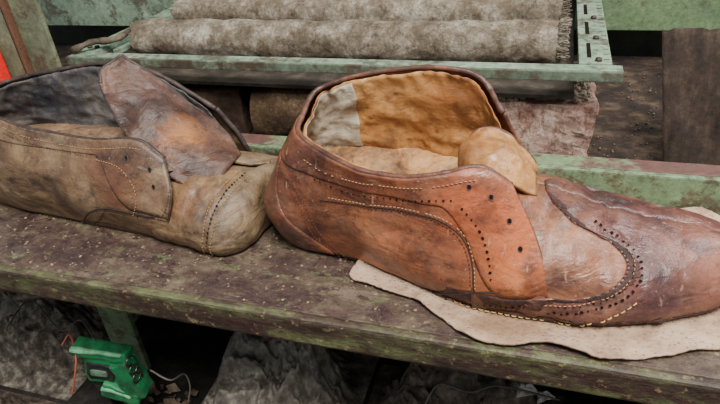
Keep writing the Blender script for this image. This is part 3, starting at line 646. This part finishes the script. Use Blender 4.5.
for i,(a,b,z,w_,lb) in enumerate([(8,312,-.13,.020,'curled grey scrap just under the shelf at the left edge'),(56,318,-.13,.012,'small pale curled scrap left of the green leg'),(526,392,-.14,.009,'white paper scrap under the leather offcut'),(545,398,-.14,.007,'smallest white paper scrap, right of the larger white one')]):
    p=at(a,b,z); n_=V3((R.uniform(-.4,.4),-.3,.8)).normalized(); t_=n_.cross(V3((1,.3,0))).normalized(); b_=n_.cross(t_)
    if b_.x<0: b_=-b_
    sheet('paper_scrap',[p-b_*w_-t_*w_*.5,p+b_*w_*1.2-t_*w_*.2,p+b_*w_*.5+t_*w_*.5+n_*w_*.6,p-b_*w_*.6+t_*w_*.7+n_*w_*.2],.0008,Mp if i<2 else plain('white_paper',(150,146,138),.8),lb,'paper',None,12)
# green clamp
def dirty(n_,a,b):
    s=NT(n_); c=s.ramp(s.noise(60,8,.7),[(.36,b),(.54,a)]); c=s.mix(s.math('MULTIPLY',s.th(s.noise(90,8,.8),.5,.66),.6),c,(70,66,54)); return s.fin(c,.5,[(s.noise(150,6,.7),.4,.001)])
Mgp=dirty('green_plastic',(28,120,70),(20,74,46)); Mgp2=dirty('highlight_green_plastic',(110,170,126),(60,120,80)); Mbk=dirty('black_plastic',(24,26,26),(36,36,34))  # the paler green is the clamp's highlight put into colour
g=at(114,366,-.15)
gc=thing('plastic_clamp',(g.x,g.y,-.2),'bright green plastic clamp with dark jaws under the shelf at left','clamp')
def gb(nm,a,b,m,ang=0,par=gc,bev=.002,rx=0):
    bm=bmesh.new(); box(bm,g+V3(a),g+V3(b),bev,rz(rx,ang,.15),4,.0022,90); return obj(nm,bm,m,par)
gb('handle',(-.032,-.010,.017),(.022,.008,.026),Mgp,.12); gb('handle_highlight',(-.030,-.0115,.0235),(.020,-.006,.0275),Mgp2,.12)  # pale strip paints a highlight along the handle's upper edge
bd=gb('body',(-.026,-.008,-.018),(.010,.010,.017),Mgp,.15); gb('window',(-.022,-.0105,-.012),(.004,-.006,.010),Mbk,.15,bd); gb('slot',(-.016,-.0125,-.003),(.000,-.009,.004),dirty('smoky_plastic',(84,112,90),(50,70,56)),.15,bd)
gb('arm',(.008,-.010,-.030),(.026,.010,.014),Mgp,-.2); gb('grip',(-.014,-.012,-.036),(.022,.008,-.018),Mgp,.35); gb('grip_highlight',(-.012,-.0135,-.025),(.018,-.009,-.021),Mgp2,.35)  # second pale strip is a painted highlight on the grip
gb('foot',(.000,-.008,-.0985),(.016,.008,-.032),Mbk,.02); gb('foot',(-.030,-.006,-.0985),(-.018,.006,-.014),Mbk,.0)
bm=bmesh.new(); tube(bm,[g+V3((.028,-.004+.006*math.cos(k*.35),-.008+.007*math.sin(k*.35)+.0006*k)) for k in range(50)],.0009,6); obj('spring',bm,plain('steel_spring',(90,88,80),.35,.5,.9),gc)
def cable(name,ptsl,r,m,lb):
    bm=bmesh.new(); N=60; pp=[V3(q) for q in ptsl]; tube(bm,[spl(pp,k/N*(len(pp)-1)) for k in range(N+1)],r,8); tag(obj(name,bm,m),lb,'cable')
q=[at(150,370,-.17),at(170,380,-.18),at(184,374,-.2),at(190,386,-.22),at(188,404,-.245)]
cable('thin_cable',q,.0009,plain('white_plastic',(120,116,106),.5),'thin off white cable curling beside the green clamp')
q=[at(62,345,-.13),at(70,335,-.125),at(76,360,-.13),at(72,395,-.16)]; cable('thin_cable',q,.0009,plain('orange_plastic',(140,70,44),.5),'thin orange wire looping left of the green clamp')
q=[at(5,330,-.125),at(30,300,-.12),at(60,330,-.125),at(80,320,-.12),at(95,340,-.12)]; cable('metal_wire',q,.0007,plain('wire2',(90,84,74),.4,.5,.7),'bent grey wire hanging under the shelf at the left edge')
q=[at(425,404,-.13),at(440,384,-.115),at(470,392,-.12),at(500,386,-.115),at(560,400,-.13)]; cable('metal_wire',q,.0008,plain('wire',(90,86,78),.4,.5,.7),'grey metal wire bending under the right half of shelf')
# ---------------- light ----------------
def area(name,loc,tgt,size,e,col=(1,1,1)):
    l=bpy.data.lights.new(name,'AREA'); l.energy=e; l.size=size; l.color=col; o=bpy.data.objects.new(name,l); COL.objects.link(o); o.location=loc
    o.rotation_euler=(V3(tgt)-V3(loc)).to_track_quat('-Z','Y').to_euler()
area('window_light',(.25,-.25,1.3),(-.1,.35,0),.55,50,(1,.98,.94))
area('side_light',(.65,.75,.8),(0,.33,0),.5,13,(.94,.97,1))
w=bpy.data.worlds.new('world'); bpy.context.scene.world=w; w.use_nodes=True; w.node_tree.nodes['Background'].inputs[0].default_value=(.9,.94,1,1); w.node_tree.nodes['Background'].inputs[1].default_value=.55
